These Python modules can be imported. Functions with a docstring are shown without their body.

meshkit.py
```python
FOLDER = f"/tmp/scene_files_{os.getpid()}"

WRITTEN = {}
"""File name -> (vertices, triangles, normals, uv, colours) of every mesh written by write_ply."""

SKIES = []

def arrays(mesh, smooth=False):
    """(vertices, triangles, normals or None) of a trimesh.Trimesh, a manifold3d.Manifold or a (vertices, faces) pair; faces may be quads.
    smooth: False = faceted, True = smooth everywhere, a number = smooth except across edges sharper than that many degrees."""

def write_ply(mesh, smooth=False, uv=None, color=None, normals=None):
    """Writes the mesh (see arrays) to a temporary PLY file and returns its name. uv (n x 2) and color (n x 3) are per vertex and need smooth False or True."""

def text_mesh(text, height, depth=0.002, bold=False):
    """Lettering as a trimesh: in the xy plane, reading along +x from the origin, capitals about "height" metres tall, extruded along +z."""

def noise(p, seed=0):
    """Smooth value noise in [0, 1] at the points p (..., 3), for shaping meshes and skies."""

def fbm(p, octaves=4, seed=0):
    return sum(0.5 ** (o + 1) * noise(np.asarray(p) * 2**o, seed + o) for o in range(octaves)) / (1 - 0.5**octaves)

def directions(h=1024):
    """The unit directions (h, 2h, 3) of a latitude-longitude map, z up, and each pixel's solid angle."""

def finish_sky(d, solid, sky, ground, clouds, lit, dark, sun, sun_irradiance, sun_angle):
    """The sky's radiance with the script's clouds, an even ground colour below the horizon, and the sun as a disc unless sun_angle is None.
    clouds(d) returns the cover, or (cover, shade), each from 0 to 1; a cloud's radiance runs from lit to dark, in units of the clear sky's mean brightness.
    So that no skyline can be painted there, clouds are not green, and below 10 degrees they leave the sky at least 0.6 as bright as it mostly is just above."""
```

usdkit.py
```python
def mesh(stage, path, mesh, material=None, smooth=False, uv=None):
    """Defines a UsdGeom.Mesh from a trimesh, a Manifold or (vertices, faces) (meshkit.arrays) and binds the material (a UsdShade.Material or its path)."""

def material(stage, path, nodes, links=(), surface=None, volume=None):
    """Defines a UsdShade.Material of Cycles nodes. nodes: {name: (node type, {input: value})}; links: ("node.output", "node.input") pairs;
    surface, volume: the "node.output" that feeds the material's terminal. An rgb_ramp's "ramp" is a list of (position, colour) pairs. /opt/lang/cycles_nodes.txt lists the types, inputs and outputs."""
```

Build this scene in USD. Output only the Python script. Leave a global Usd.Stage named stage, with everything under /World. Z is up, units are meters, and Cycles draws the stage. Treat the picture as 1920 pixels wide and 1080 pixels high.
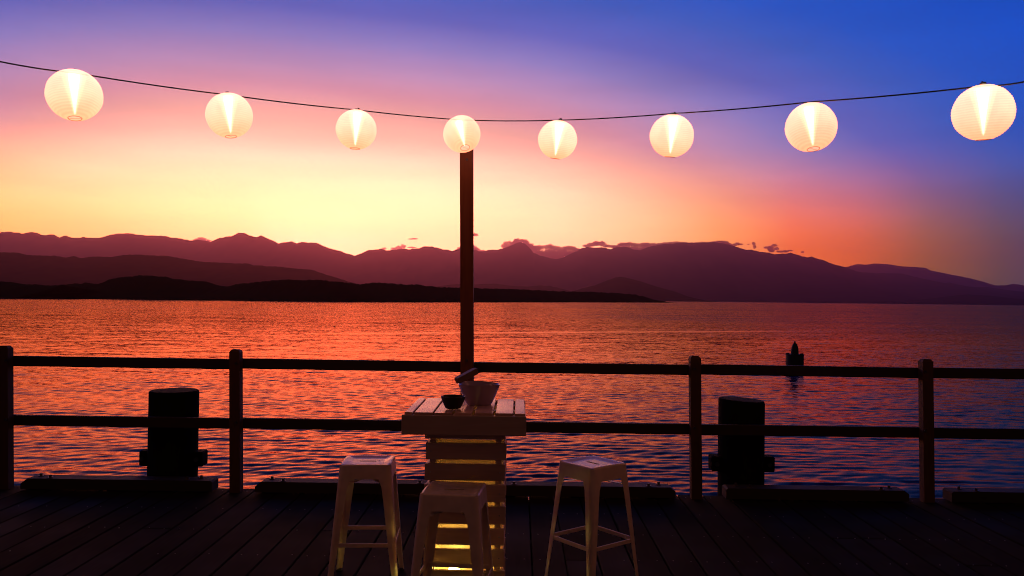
import math, random
import numpy as np, trimesh
import shapely.geometry as sg
import manifold3d as m3
import usdkit, meshkit
from pxr import Usd, UsdGeom, UsdLux, UsdShade, Gf, Sdf, Vt

rng = random.Random(7)
nrs = np.random.RandomState(7)
stage = Usd.Stage.CreateInMemory()
UsdGeom.SetStageUpAxis(stage, UsdGeom.Tokens.z)
UsdGeom.SetStageMetersPerUnit(stage, 1.0)
world = UsdGeom.Xform.Define(stage, '/World')
stage.SetDefaultPrim(world.GetPrim())
UsdGeom.Scope.Define(stage, '/World/Looks')

# ------------------------------------------------------------------ camera
H = 1.68                     # eye height above the deck (deck top is z = 0)
WATER = -2.5
F = 1507.0                   # focal length in photo pixels (1920 wide)
yaw, pitch, roll = math.atan(13 / F), math.atan(20.5 / F), math.radians(0.70)
EYE = np.array([0.0, 0.0, H])
fwd = np.array([-math.sin(yaw) * math.cos(pitch), math.cos(yaw) * math.cos(pitch), math.sin(pitch)])
r0 = np.cross(fwd, [0, 0, 1]); r0 /= np.linalg.norm(r0)
u0 = np.cross(r0, fwd)
right = math.cos(roll) * r0 + math.sin(roll) * u0
up = -math.sin(roll) * r0 + math.cos(roll) * u0
cam = UsdGeom.Camera.Define(stage, '/World/camera')
M = Gf.Matrix4d(*right, 0, *up, 0, *(-fwd), 0, *EYE, 1)
cam.AddTransformOp().Set(M)
cam.CreateHorizontalApertureAttr(36.0)
cam.CreateVerticalApertureAttr(20.25)
cam.CreateFocalLengthAttr(36.0 * F / 1920)
cam.CreateClippingRangeAttr(Gf.Vec2f(0.05, 100000))
cam.CreateExposureAttr(0.0)

def ray(px, py):
    d = fwd + right * (px - 960) / F - up * (py - 540) / F
    return d
def at_y(px, py, Y):
    d = ray(px, py); return EYE + d * (Y / d[1])
def at_z(px, py, z):
    d = ray(px, py); return EYE + d * ((z - H) / d[2])

def lin(r, g, b, k=1.0):
    f = lambda c: (c / 255 / 12.92) if c <= 10 else ((c / 255 + 0.055) / 1.055) ** 2.4
    return (f(r) * k, f(g) * k, f(b) * k)

# ------------------------------------------------------------------ sky (dusk) and the sun that has sunk behind the range
SUN_AZ = math.atan((560 - 973) / F)          # azimuth of the afterglow, from +y towards +x
SUN_EL = math.radians(0.5)
SKY_STRENGTH = 0.1
A_LEFT, A_RIGHT, B_DEG = 28.0, 36.3, 14.8
g = 1 / SKY_STRENGTH
def S(r, gg, b, over=1.0, dull=1.0):
    c = lin(r, gg, b)
    return (c[0] * over * g * dull, c[1] * g * dull, c[2] * g * dull)
DMAX = 4.0
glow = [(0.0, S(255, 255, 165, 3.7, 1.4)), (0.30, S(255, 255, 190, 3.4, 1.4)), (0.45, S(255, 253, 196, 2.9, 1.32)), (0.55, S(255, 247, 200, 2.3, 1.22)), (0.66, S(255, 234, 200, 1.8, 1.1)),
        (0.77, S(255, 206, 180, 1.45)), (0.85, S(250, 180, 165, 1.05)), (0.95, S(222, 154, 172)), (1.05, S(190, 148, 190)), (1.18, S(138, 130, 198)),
        (1.30, S(90, 104, 194)), (1.46, S(50, 96, 196)), (1.58, S(16, 88, 202)), (1.76, S(0, 82, 204)), (1.98, S(0, 74, 186)), (2.35, S(8, 32, 84)), (3.0, S(34, 25, 28)), (4.0, S(46, 28, 21))]  # last stops: dim warm sky added out of view to light the stool fronts
# colours low over the horizon, along the azimuth (degrees right of the glow)
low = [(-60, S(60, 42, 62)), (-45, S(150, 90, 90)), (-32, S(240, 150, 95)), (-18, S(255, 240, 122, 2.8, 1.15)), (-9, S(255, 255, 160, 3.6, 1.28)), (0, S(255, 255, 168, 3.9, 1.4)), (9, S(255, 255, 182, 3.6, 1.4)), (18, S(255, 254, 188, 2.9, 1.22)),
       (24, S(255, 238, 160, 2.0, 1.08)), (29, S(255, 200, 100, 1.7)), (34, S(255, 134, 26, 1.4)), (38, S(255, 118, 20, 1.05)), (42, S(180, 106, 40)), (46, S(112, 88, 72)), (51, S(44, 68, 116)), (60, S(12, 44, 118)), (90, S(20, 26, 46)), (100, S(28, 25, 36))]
low = [((a + 60) / 160, c) for a, c in low]
nodes = {
    'geo': ('geometry', {}),
    'dir': ('vector_math', {'math_type': 'normalize'}),
    'flip': ('vector_math', {'math_type': 'scale', 'scale': 1.0}),
    'xyz': ('separate_xyz', {}),
    'azi': ('math', {'math_type': 'arctan2'}),
    'daz': ('math', {'math_type': 'subtract', 'value2': SUN_AZ}),
    'wrap': ('math', {'math_type': 'wrap', 'value2': math.pi, 'value3': -math.pi}),
    'ela': ('math', {'math_type': 'arcsine'}),
    'elc': ('math', {'math_type': 'maximum', 'value2': 0.0}),
    'dl': ('math', {'math_type': 'multiply', 'value2': -1 / math.radians(A_LEFT)}),
    'dr': ('math', {'math_type': 'multiply', 'value2': 1 / math.radians(A_RIGHT)}),
    'dx': ('math', {'math_type': 'maximum'}),
    'da': ('math', {'math_type': 'power', 'value2': 1.2}),
    'db': ('math', {'math_type': 'divide', 'value2': math.radians(B_DEG)}),
    'da2': ('math', {'math_type': 'multiply'}),
    'db2': ('math', {'math_type': 'multiply'}),
    'sum': ('math', {'math_type': 'add'}),
    'd': ('math', {'math_type': 'sqrt'}),
    'dn': ('math', {'math_type': 'divide', 'value2': DMAX, 'use_clamp': True}),
    'glow': ('rgb_ramp', {'ramp': [(p / DMAX, c) for p, c in glow]}),
    'an': ('map_range', {'from_min': math.radians(-60), 'from_max': math.radians(100), 'to_min': 0.0, 'to_max': 1.0, 'clamp': True}),
    'low': ('rgb_ramp', {'ramp': low}),
    'wl': ('map_range', {'range_type': 'smoothstep', 'from_min': math.radians(3.0), 'from_max': math.radians(11.0), 'to_min': 1.0, 'to_max': 0.0, 'clamp': True}),
    'mixl': ('mix', {'mix_type': 'mix'}),
    'sky': ('sky_texture', {'sky_type': 'single_scattering', 'sun_disc': False, 'sun_elevation': SUN_EL, 'sun_rotation': SUN_AZ, 'altitude': 10.0, 'aerosol_density': 1.0}),
    'mixs': ('mix', {'mix_type': 'mix', 'fac': 0.05}),
    # thin uneven veils, so that the gradient is not perfectly smooth
    'vm': ('mapping', {'scale': (2.2, 2.2, 14.0)}),
    'vn': ('noise_texture', {'scale': 1.6, 'detail': 4.0, 'roughness': 0.55}),
    'vr': ('map_range', {'from_min': 0.3, 'from_max': 0.7, 'to_min': 0.93, 'to_max': 1.07}),
    'veil': ('vector_math', {'math_type': 'scale'}),
    'bg': ('background_shader', {'strength': SKY_STRENGTH}),
}
links = [('geo.position', 'dir.vector1'), ('dir.vector', 'flip.vector1'), ('flip.vector', 'xyz.vector'), ('xyz.x', 'azi.value1'), ('xyz.y', 'azi.value2'), ('azi.value', 'daz.value1'), ('daz.value', 'wrap.value1'),
         ('xyz.z', 'ela.value1'), ('ela.value', 'elc.value1'), ('wrap.value', 'dl.value1'), ('wrap.value', 'dr.value1'), ('dl.value', 'dx.value1'), ('dr.value', 'dx.value2'), ('dx.value', 'da.value1'), ('elc.value', 'db.value1'), ('da.value', 'da2.value1'), ('da.value', 'da2.value2'), ('db.value', 'db2.value1'), ('db.value', 'db2.value2'),
         ('da2.value', 'sum.value1'), ('db2.value', 'sum.value2'), ('sum.value', 'd.value1'), ('d.value', 'dn.value1'), ('dn.value', 'glow.fac'),
         ('wrap.value', 'an.value'), ('an.result', 'low.fac'), ('elc.value', 'wl.value'), ('wl.result', 'mixl.fac'), ('glow.color', 'mixl.color1'), ('low.color', 'mixl.color2'),
         ('mixl.color', 'mixs.color1'), ('sky.color', 'mixs.color2'),
         ('flip.vector', 'vm.vector'), ('vm.vector', 'vn.vector'), ('vn.fac', 'vr.value'), ('mixs.color', 'veil.vector1'), ('vr.result', 'veil.scale'), ('veil.vector', 'bg.color')]
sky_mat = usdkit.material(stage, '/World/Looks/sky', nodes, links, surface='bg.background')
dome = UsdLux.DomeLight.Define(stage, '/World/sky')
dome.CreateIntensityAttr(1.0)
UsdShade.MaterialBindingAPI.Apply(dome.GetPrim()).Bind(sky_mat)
dome.GetPrim().SetCustomDataByKey('kind', 'structure')
sun = UsdLux.DistantLight.Define(stage, '/World/sun')
sun.CreateIntensityAttr(0.08); sun.CreateAngleAttr(0.5); sun.CreateNormalizeAttr(True); sun.CreateColorAttr(Gf.Vec3f(1.0, 0.72, 0.45))
sdir = np.array([math.sin(SUN_AZ) * math.cos(SUN_EL), math.cos(SUN_AZ) * math.cos(SUN_EL), math.sin(SUN_EL)])
zx = sdir; xx = np.cross([0, 0, 1], zx); xx /= np.linalg.norm(xx); yx = np.cross(zx, xx)
sun.AddTransformOp().Set(Gf.Matrix4d(*xx, 0, *yx, 0, *zx, 0, 0, 0, 50, 1))

# ------------------------------------------------------------------ helpers
used = {}
def fresh(parent, name):
    key = (parent, name); n = used.get(key, 0); used[key] = n + 1
    return f'{parent}/{name}' if n == 0 else f'{parent}/{name}_{n:03d}'
def path_of(o):
    return '/World' if o is None else (o if isinstance(o, str) else str(o.GetPath()))
def obj(name, mesh, mat, parent=None, smooth=False):
    p = fresh(path_of(parent), name)
    return usdkit.mesh(stage, p, mesh, mat, smooth).GetPrim()
def tag(o, label=None, cat=None, group=None, kind=None):
    for k, v in (('label', label), ('category', cat), ('group', group), ('kind', kind)):
        if v: o.SetCustomDataByKey(k, v)
    return o
def thing(name, label, cat, loc=(0, 0, 0), rotz=0.0, group=None, tilt=None):
    x = UsdGeom.Xform.Define(stage, fresh('/World', name))
    x.AddTranslateOp().Set(Gf.Vec3d(*map(float, loc)))
    x.AddRotateZOp().Set(math.degrees(rotz))
    if tilt is not None:
        x.AddRotateXYZOp().Set(Gf.Vec3f(*tilt))
    return tag(x.GetPrim(), label, cat, group)
def copy_of(src, name, label, cat, loc, rotz=0.0, group=None, tilt=None):
    o = thing(name, label, cat, loc, rotz, group, tilt)
    o.GetReferences().AddInternalReference(src.GetPath()); o.SetInstanceable(True)
    return o
cat_m = trimesh.util.concatenate

def box(lo, hi, bev=0.004):
    lo, hi = np.minimum(lo, hi), np.maximum(lo, hi)
    if bev <= 0:
        m = trimesh.creation.box(hi - lo); m.apply_translation((lo + hi) / 2); return m
    pts = []
    for i in range(3):
        for c in np.ndindex(2, 2, 2):
            p = np.where(np.array(c) > 0, hi - bev, lo + bev).astype(float)
            p[i] = hi[i] if c[i] else lo[i]
            pts.append(p)
    return trimesh.convex.convex_hull(np.array(pts))
def beam(a, b, w, t, bev=0.004, upv=(0, 0, 1)):
    """a bevelled bar from a to b, w across (perpendicular to upv), t along upv"""
    a, b = np.array(a, float), np.array(b, float)
    L = np.linalg.norm(b - a); x = (b - a) / L
    s = np.cross(np.array(upv, float), x); s /= np.linalg.norm(s); u = np.cross(x, s)
    m = box((0, -w / 2, -t / 2), (L, w / 2, t / 2), bev)
    T = np.eye(4); T[:3, 0], T[:3, 1], T[:3, 2], T[:3, 3] = x, s, u, a
    m.apply_transform(T); return m
def tube_(pts, r, sides=8):
    p = np.asarray(pts, float)
    t = np.gradient(p, axis=0); t /= np.linalg.norm(t, axis=1, keepdims=True) + 1e-12
    a = np.cross(t, np.where(np.abs(t[:, 2:]) < 0.9, [0, 0, 1.0], [1.0, 0, 0])); a /= np.linalg.norm(a, axis=1, keepdims=True) + 1e-12
    b, ang = np.cross(t, a), np.arange(sides) * 2 * np.pi / sides
    v = p[:, None] + np.broadcast_to(r, (len(p),))[:, None, None] * (np.cos(ang)[None, :, None] * a[:, None] + np.sin(ang)[None, :, None] * b[:, None])
    i, j = np.meshgrid(np.arange(len(p) - 1), np.arange(sides), indexing='ij')
    q = np.stack([i * sides + j, i * sides + (j + 1) % sides, (i + 1) * sides + (j + 1) % sides, (i + 1) * sides + j], -1).reshape(-1, 4)
    f = np.vstack([q[:, [0, 1, 2]], q[:, [0, 2, 3]]])
    n = len(p) * sides
    v = np.vstack([v.reshape(-1, 3), p[0], p[-1]])
    caps = [[n, (k + 1) % sides, k] for k in range(sides)] + [[n + 1, n - sides + k, n - sides + (k + 1) % sides] for k in range(sides)]
    return trimesh.Trimesh(v, np.vstack([f, caps]), process=False)
def ring(R, r, n=32, s=6):
    t = np.linspace(0, 2 * np.pi, n, endpoint=False)
    u = np.linspace(0, 2 * np.pi, s, endpoint=False)
    v = np.array([[(R + r * math.cos(b)) * math.cos(a), (R + r * math.cos(b)) * math.sin(a), r * math.sin(b)] for a in t for b in u])
    f = [[i * s + j, ((i + 1) % n) * s + j, ((i + 1) % n) * s + (j + 1) % s, i * s + (j + 1) % s] for i in range(n) for j in range(s)]
    f = np.array(f); return trimesh.Trimesh(v, np.vstack([f[:, [0, 1, 2]], f[:, [0, 2, 3]]]), process=False)
def lathe(prof, n=48):
    """prof: (r, z) going round an open or closed outline; r = 0 ends close on the axis"""
    prof = np.array(prof, float); k = len(prof)
    t = np.linspace(0, 2 * np.pi, n, endpoint=False)
    v = np.stack([prof[None, :, 0] * np.cos(t)[:, None], prof[None, :, 0] * np.sin(t)[:, None], np.broadcast_to(prof[:, 1], (n, k))], -1).reshape(-1, 3)
    f = []
    for i in range(n):
        j = (i + 1) % n
        for q in range(k - 1):
            a, b, c, d = i * k + q, j * k + q, j * k + q + 1, i * k + q + 1
            if prof[q, 0] > 1e-9: f.append([a, b, c] if prof[q + 1, 0] <= 1e-9 else [a, b, c])
            if prof[q + 1, 0] > 1e-9: f.append([a, c, d])
            elif prof[q, 0] <= 1e-9: pass
    return trimesh.Trimesh(v, np.array(f), process=False)
def grid_faces(nr, nc):
    i, j = np.meshgrid(np.arange(nr - 1), np.arange(nc - 1), indexing='ij')
    q = np.stack([i * nc + j, i * nc + j + 1, (i + 1) * nc + j + 1, (i + 1) * nc + j], -1).reshape(-1, 4)
    return np.vstack([q[:, [0, 1, 2]], q[:, [0, 2, 3]]])

# ------------------------------------------------------------------ materials
def wood(name, dark, light, rough=0.6, grain=(1.2, 14, 14), bump=0.35, spec=0.5):
    n = {'tc': ('texture_coordinate', {}), 'oi': ('object_info', {}), 'off': ('vector_math', {'math_type': 'scale', 'scale': 37.0}), 'cx': ('combine_xyz', {}), 'add': ('vector_math', {'math_type': 'add'}),
         'mp': ('mapping', {'scale': grain}), 'n': ('noise_texture', {'scale': 3.0, 'detail': 6.0, 'roughness': 0.65, 'distortion': 0.6}),
         'n2': ('noise_texture', {'scale': 1.3, 'detail': 3.0}), 'mix': ('mix_float', {'fac': 0.35}),
         'r': ('rgb_ramp', {'ramp': [(0.25, dark), (0.55, tuple((a + b) / 2 for a, b in zip(dark, light))), (0.8, light)]}),
         'ov': ('map_range', {'from_min': 0.0, 'from_max': 1.0, 'to_min': 0.72, 'to_max': 1.2}), 'sc': ('vector_math', {'math_type': 'scale'}),
         'rr': ('map_range', {'from_min': 0.3, 'from_max': 0.7, 'to_min': rough - 0.1, 'to_max': rough + 0.15}),
         'b': ('bump', {'strength': bump, 'distance': 0.004}), 'p': ('principled_bsdf', {'specular_ior_level': spec})}
    l = [('oi.random', 'cx.x'), ('oi.random', 'cx.y'), ('oi.random', 'cx.z'), ('cx.vector', 'off.vector1'), ('tc.object', 'add.vector1'), ('off.vector', 'add.vector2'), ('add.vector', 'mp.vector'), ('mp.vector', 'n.vector'), ('add.vector', 'n2.vector'),
         ('n.fac', 'mix.a'), ('n2.fac', 'mix.b'), ('mix.result', 'r.fac'), ('oi.random', 'ov.value'), ('r.color', 'sc.vector1'), ('ov.result', 'sc.scale'), ('sc.vector', 'p.base_color'),
         ('n.fac', 'b.height'), ('b.normal', 'p.normal'), ('n2.fac', 'rr.value'), ('rr.result', 'p.roughness')]
    return usdkit.material(stage, f'/World/Looks/{name}', n, l, surface='p.BSDF')
def paint(name, col, rough=0.4, metallic=0.0, var=0.12, scale=9.0, bump=0.05, coat=0.0):
    n = {'tc': ('texture_coordinate', {}), 'n': ('noise_texture', {'scale': scale, 'detail': 5.0, 'roughness': 0.6}), 'mr': ('map_range', {'from_min': 0.3, 'from_max': 0.7, 'to_min': 1 - var, 'to_max': 1 + var}),
         'c': ('color', {'value': col}), 'sc': ('vector_math', {'math_type': 'scale'}), 'rr': ('map_range', {'from_min': 0.3, 'from_max': 0.7, 'to_min': max(0.03, rough - 0.07), 'to_max': rough + 0.1}),
         'b': ('bump', {'strength': bump, 'distance': 0.003}), 'p': ('principled_bsdf', {'metallic': metallic, 'coat_weight': coat, 'coat_roughness': 0.12})}
    l = [('tc.object', 'n.vector'), ('n.fac', 'mr.value'), ('c.color', 'sc.vector1'), ('mr.result', 'sc.scale'), ('sc.vector', 'p.base_color'), ('n.fac', 'rr.value'), ('rr.result', 'p.roughness'), ('n.fac', 'b.height'), ('b.normal', 'p.normal')]
    return usdkit.material(stage, f'/World/Looks/{name}', n, l, surface='p.BSDF')

MAT = {}
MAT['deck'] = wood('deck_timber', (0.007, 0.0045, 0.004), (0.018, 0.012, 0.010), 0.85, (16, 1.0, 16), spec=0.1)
MAT['rail'] = wood('rail_timber', (0.014, 0.007, 0.004), (0.032, 0.017, 0.009), 0.65, (1.0, 14, 14))
MAT['post'] = wood('post_timber', (0.040, 0.014, 0.004), (0.085, 0.033, 0.010), 0.65, (14, 14, 1.0))
MAT['pole'] = wood('pole_timber', (0.12, 0.030, 0.005), (0.24, 0.070, 0.015), 0.6, (14, 14, 0.8))
MAT['kerb'] = wood('kerb_timber', (0.016, 0.011, 0.005), (0.036, 0.026, 0.012), 0.7, (1.0, 12, 12))
MAT['pile'] = wood('pile_timber', (0.006, 0.0055, 0.005), (0.015, 0.013, 0.012), 0.85, (9, 9, 1.0), 0.6, spec=0.1)
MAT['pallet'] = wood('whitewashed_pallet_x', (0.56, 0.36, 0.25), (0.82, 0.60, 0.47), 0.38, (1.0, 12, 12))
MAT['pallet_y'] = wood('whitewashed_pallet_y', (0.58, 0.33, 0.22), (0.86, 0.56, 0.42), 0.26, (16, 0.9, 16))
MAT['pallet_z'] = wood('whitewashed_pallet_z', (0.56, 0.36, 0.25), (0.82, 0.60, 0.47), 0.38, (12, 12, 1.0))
MAT['steel'] = paint('galvanised_bolt', (0.55, 0.53, 0.5), 0.35, 1.0)
MAT['rust'] = paint('weathered_screws', (0.16, 0.12, 0.10), 0.45, 0.8, 0.5, 3.0)
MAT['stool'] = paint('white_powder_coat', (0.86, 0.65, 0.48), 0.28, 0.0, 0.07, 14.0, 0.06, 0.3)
MAT['rubber'] = paint('black_rubber', (0.02, 0.02, 0.02), 0.7)
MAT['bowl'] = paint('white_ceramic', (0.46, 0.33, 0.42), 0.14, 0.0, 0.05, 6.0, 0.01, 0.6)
MAT['dark_bowl'] = paint('black_stoneware', (0.012, 0.011, 0.012), 0.42, 0.0, 0.3, 20.0, 0.3)
MAT['ash'] = paint('dark_contents', (0.10, 0.05, 0.035), 0.9, 0.0, 0.5, 60.0, 0.8)
MAT['block'] = wood('brown_block', (0.14, 0.07, 0.03), (0.26, 0.14, 0.06), 0.5, (1.0, 14, 14))
MAT['cable'] = paint('black_cable', (0.012, 0.01, 0.012), 0.5)
MAT['wire'] = paint('lantern_wire', (0.62, 0.36, 0.16), 0.4, 0.6)
MAT['lamp_body'] = paint('lamp_body', (0.05, 0.05, 0.05), 0.5)
MAT['marker'] = paint('marker_steel', (0.02, 0.022, 0.03), 0.6, 0.0, 0.3)

def emitter(name, col, strength):
    return usdkit.material(stage, f'/World/Looks/{name}', {'e': ('emission', {'color': col, 'strength': strength})}, [], surface='e.emission')
# lantern fabric: a lit thin shell, warmer low down, that lets the added streak cone shine through
n = {'tc': ('texture_coordinate', {}), 'x': ('separate_xyz', {}), 'mr': ('map_range', {'from_min': -0.15, 'from_max': 0.15, 'to_min': 0.0, 'to_max': 1.0, 'clamp': True}),
     'r': ('rgb_ramp', {'ramp': [(0.0, (2.3, 0.45, 0.20)), (0.15, (2.4, 0.52, 0.27)), (0.45, (2.5, 0.655, 0.41)), (0.75, (2.6, 0.75, 0.52)), (1.0, (2.8, 0.90, 0.66))]}),
     'w': ('wave_texture', {'wave_type': 'bands', 'bands_direction': 'z', 'profile': 'sin', 'scale': 24.0, 'distortion': 0.6, 'detail': 1.0, 'detail_scale': 1.0}),
     'wr': ('map_range', {'from_min': 0.0, 'from_max': 1.0, 'to_min': 0.90, 'to_max': 1.02}),
     'nz': ('noise_texture', {'scale': 9.0, 'detail': 3.0}), 'oi': ('object_info', {}), 'na': ('vector_math', {'math_type': 'add'}), 'nr': ('map_range', {'from_min': 0.3, 'from_max': 0.7, 'to_min': 0.90, 'to_max': 1.08}), 'wm': ('math', {'math_type': 'multiply'}), 'ro': ('map_range', {'from_min': 0.0, 'from_max': 1.0, 'to_min': 0.88, 'to_max': 1.06}), 'wo': ('math', {'math_type': 'multiply'}),
     'e': ('emission', {'strength': 1.38}), 't': ('transparent_bsdf', {'color': (1.0, 0.97, 0.92)}), 'm': ('mix_closure', {'fac': 0.2}),
     'sc': ('vector_math', {'math_type': 'scale'})}
n['w'][1]['profile'] = 'sine'
MAT['fabric'] = usdkit.material(stage, '/World/Looks/lantern_fabric', n, [('tc.object', 'x.vector'), ('x.z', 'mr.value'), ('mr.result', 'r.fac'), ('tc.object', 'w.vector'), ('w.fac', 'wr.value'), ('r.color', 'sc.vector1'), ('tc.object', 'na.vector1'), ('oi.random', 'na.vector2'), ('na.vector', 'nz.vector'), ('nz.fac', 'nr.value'), ('wr.result', 'wm.value1'), ('nr.result', 'wm.value2'), ('oi.random', 'ro.value'), ('wm.value', 'wo.value1'), ('ro.result', 'wo.value2'), ('wo.value', 'sc.scale'), ('sc.vector', 'e.color'),
                                                                     ('e.emission', 'm.closure1'), ('t.BSDF', 'm.closure2')], surface='m.closure')
MAT['core'] = emitter('lantern_streak_cone', (1.0, 0.66, 0.38), 14.0)  # invented glowing wedge that stands in for the bright streak on the fabric
def glow_skin(name, e, a):
    return usdkit.material(stage, f'/World/Looks/{name}', {'e': ('emission', {'color': (1.0, 0.72, 0.42), 'strength': e}), 't': ('transparent_bsdf', {}), 'm': ('mix_closure', {'fac': a})}, [('t.BSDF', 'm.closure1'), ('e.emission', 'm.closure2')], surface='m.closure')
MAT['skin1'] = glow_skin('lantern_streak_inner', 5.0, 0.35)
MAT['skin2'] = glow_skin('lantern_streak_outer', 4.0, 0.2)  # both skins are added only to soften the edges of that streak
MAT['bulb'] = emitter('yellow_bulb', (1.0, 0.84, 0.15), 50.0)
MAT['red_glow'] = emitter('red_lens', (1.0, 0.06, 0.01), 1.2)

# terrain and water
def terrain(name, col):
    n = {'g': ('geometry', {}), 'n': ('noise_texture', {'scale': 0.01, 'detail': 6.0}), 'r': ('rgb_ramp', {'ramp': [(0.3, tuple(c * 0.7 for c in col)), (0.7, tuple(c * 1.3 for c in col))]}), 'd': ('diffuse_bsdf', {})}
    return usdkit.material(stage, f'/World/Looks/{name}', n, [('g.position', 'n.vector'), ('n.fac', 'r.fac'), ('r.color', 'd.color')], surface='d.BSDF')
MAT['forest'] = terrain('forested_slope', (0.035, 0.045, 0.025))
n = {'g': ('geometry', {}),
     # three sizes of ripple give the normal; it is tilted directly so that distant water keeps its roughness
     'm1': ('mapping', {'scale': (0.55, 1.0, 1.0), 'rotation': (0, 0, 0.12)}), 'n1': ('noise_texture', {'scale': 3.6, 'detail': 3.0, 'roughness': 0.55, 'distortion': 0.3}),
     'm2': ('mapping', {'scale': (0.5, 1.0, 1.0), 'rotation': (0, 0, -0.2)}), 'n2': ('noise_texture', {'scale': 0.35, 'detail': 2.0, 'roughness': 0.5}),
     'c1': ('vector_math', {'math_type': 'subtract', 'vector2': (0.5, 0.5, 0.5)}), 'c2': ('vector_math', {'math_type': 'subtract', 'vector2': (0.5, 0.5, 0.5)}),
     # wind lanes and slicks
     'm3': ('mapping', {'scale': (0.006, 0.045, 1.0), 'rotation': (0, 0, 0.04)}), 'n3': ('noise_texture', {'scale': 1.0, 'detail': 4.0, 'roughness': 0.6, 'distortion': 0.8}),
     'lane': ('map_range', {'from_min': 0.35, 'from_max': 0.68, 'to_min': 0.12, 'to_max': 0.36, 'clamp': True}),
     's1': ('vector_math', {'math_type': 'scale'}), 's2': ('vector_math', {'math_type': 'scale'}),
     'a': ('vector_math', {'math_type': 'add'}), 'flat': ('vector_math', {'math_type': 'multiply', 'vector2': (0.7, 1.0, 0.0)}),
     'a2': ('vector_math', {'math_type': 'add'}), 'nn': ('vector_math', {'math_type': 'normalize'}),
     'px': ('separate_xyz', {}), 'wx': ('math', {'math_type': 'multiply_add', 'value2': -0.43, 'value3': -100.4}), 'wy': ('math', {'math_type': 'add'}), 'wn': ('math', {'math_type': 'multiply_add', 'value2': 5.0, 'value3': -2.5}), 'wz': ('math', {'math_type': 'add'}), 'wa': ('math', {'math_type': 'absolute'}),
     'wm': ('map_range', {'range_type': 'smoothstep', 'from_min': 1.0, 'from_max': 2.6, 'to_min': 1.0, 'to_max': 0.0, 'clamp': True}), 'we': ('map_range', {'range_type': 'smoothstep', 'from_min': -30.0, 'from_max': -4.0, 'to_min': 0.0, 'to_max': 1.0, 'clamp': True}),
     'wf': ('map_range', {'range_type': 'smoothstep', 'from_min': 22.0, 'from_max': 62.0, 'to_min': 0.9, 'to_max': 0.0, 'clamp': True}), 'wk': ('math', {'math_type': 'multiply'}), 'wk2': ('math', {'math_type': 'multiply'}), 'calm': ('math', {'math_type': 'subtract', 'value1': 1.0}), 'lane2': ('math', {'math_type': 'multiply'}), 'swell': ('math', {'math_type': 'multiply', 'value1': 0.08}),
     'open': ('map_range', {'range_type': 'smoothstep', 'from_min': 30.0, 'from_max': 260.0, 'to_min': 1.0, 'to_max': 2.6, 'clamp': True}), 'lane3': ('math', {'math_type': 'multiply'}), 'wind': ('map_range', {'range_type': 'smoothstep', 'from_min': 3.0, 'from_max': 45.0, 'to_min': 1.0, 'to_max': 1.9, 'clamp': True}), 'lane4': ('math', {'math_type': 'multiply'}),
     'wtm': ('math', {'math_type': 'multiply', 'value2': -0.055}), 'wtv': ('combine_xyz', {}), 'wta': ('vector_math', {'math_type': 'add'}),
     'dot': ('vector_math', {'math_type': 'dot_product'}), 'dabs': ('math', {'math_type': 'absolute'}), 'inv': ('math', {'math_type': 'subtract', 'value1': 1.0, 'use_clamp': True}), 'p5': ('math', {'math_type': 'power', 'value2': 5.0}),
     'fr': ('math', {'math_type': 'multiply_add', 'value2': 0.98, 'value3': 0.02}),
     'body': ('diffuse_bsdf', {'color': (0.002, 0.02, 0.17)}), 'gl': ('glossy_bsdf', {'color': (0.70, 0.34, 0.20), 'roughness': 0.09}), 'p': ('mix_closure', {})}
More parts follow.
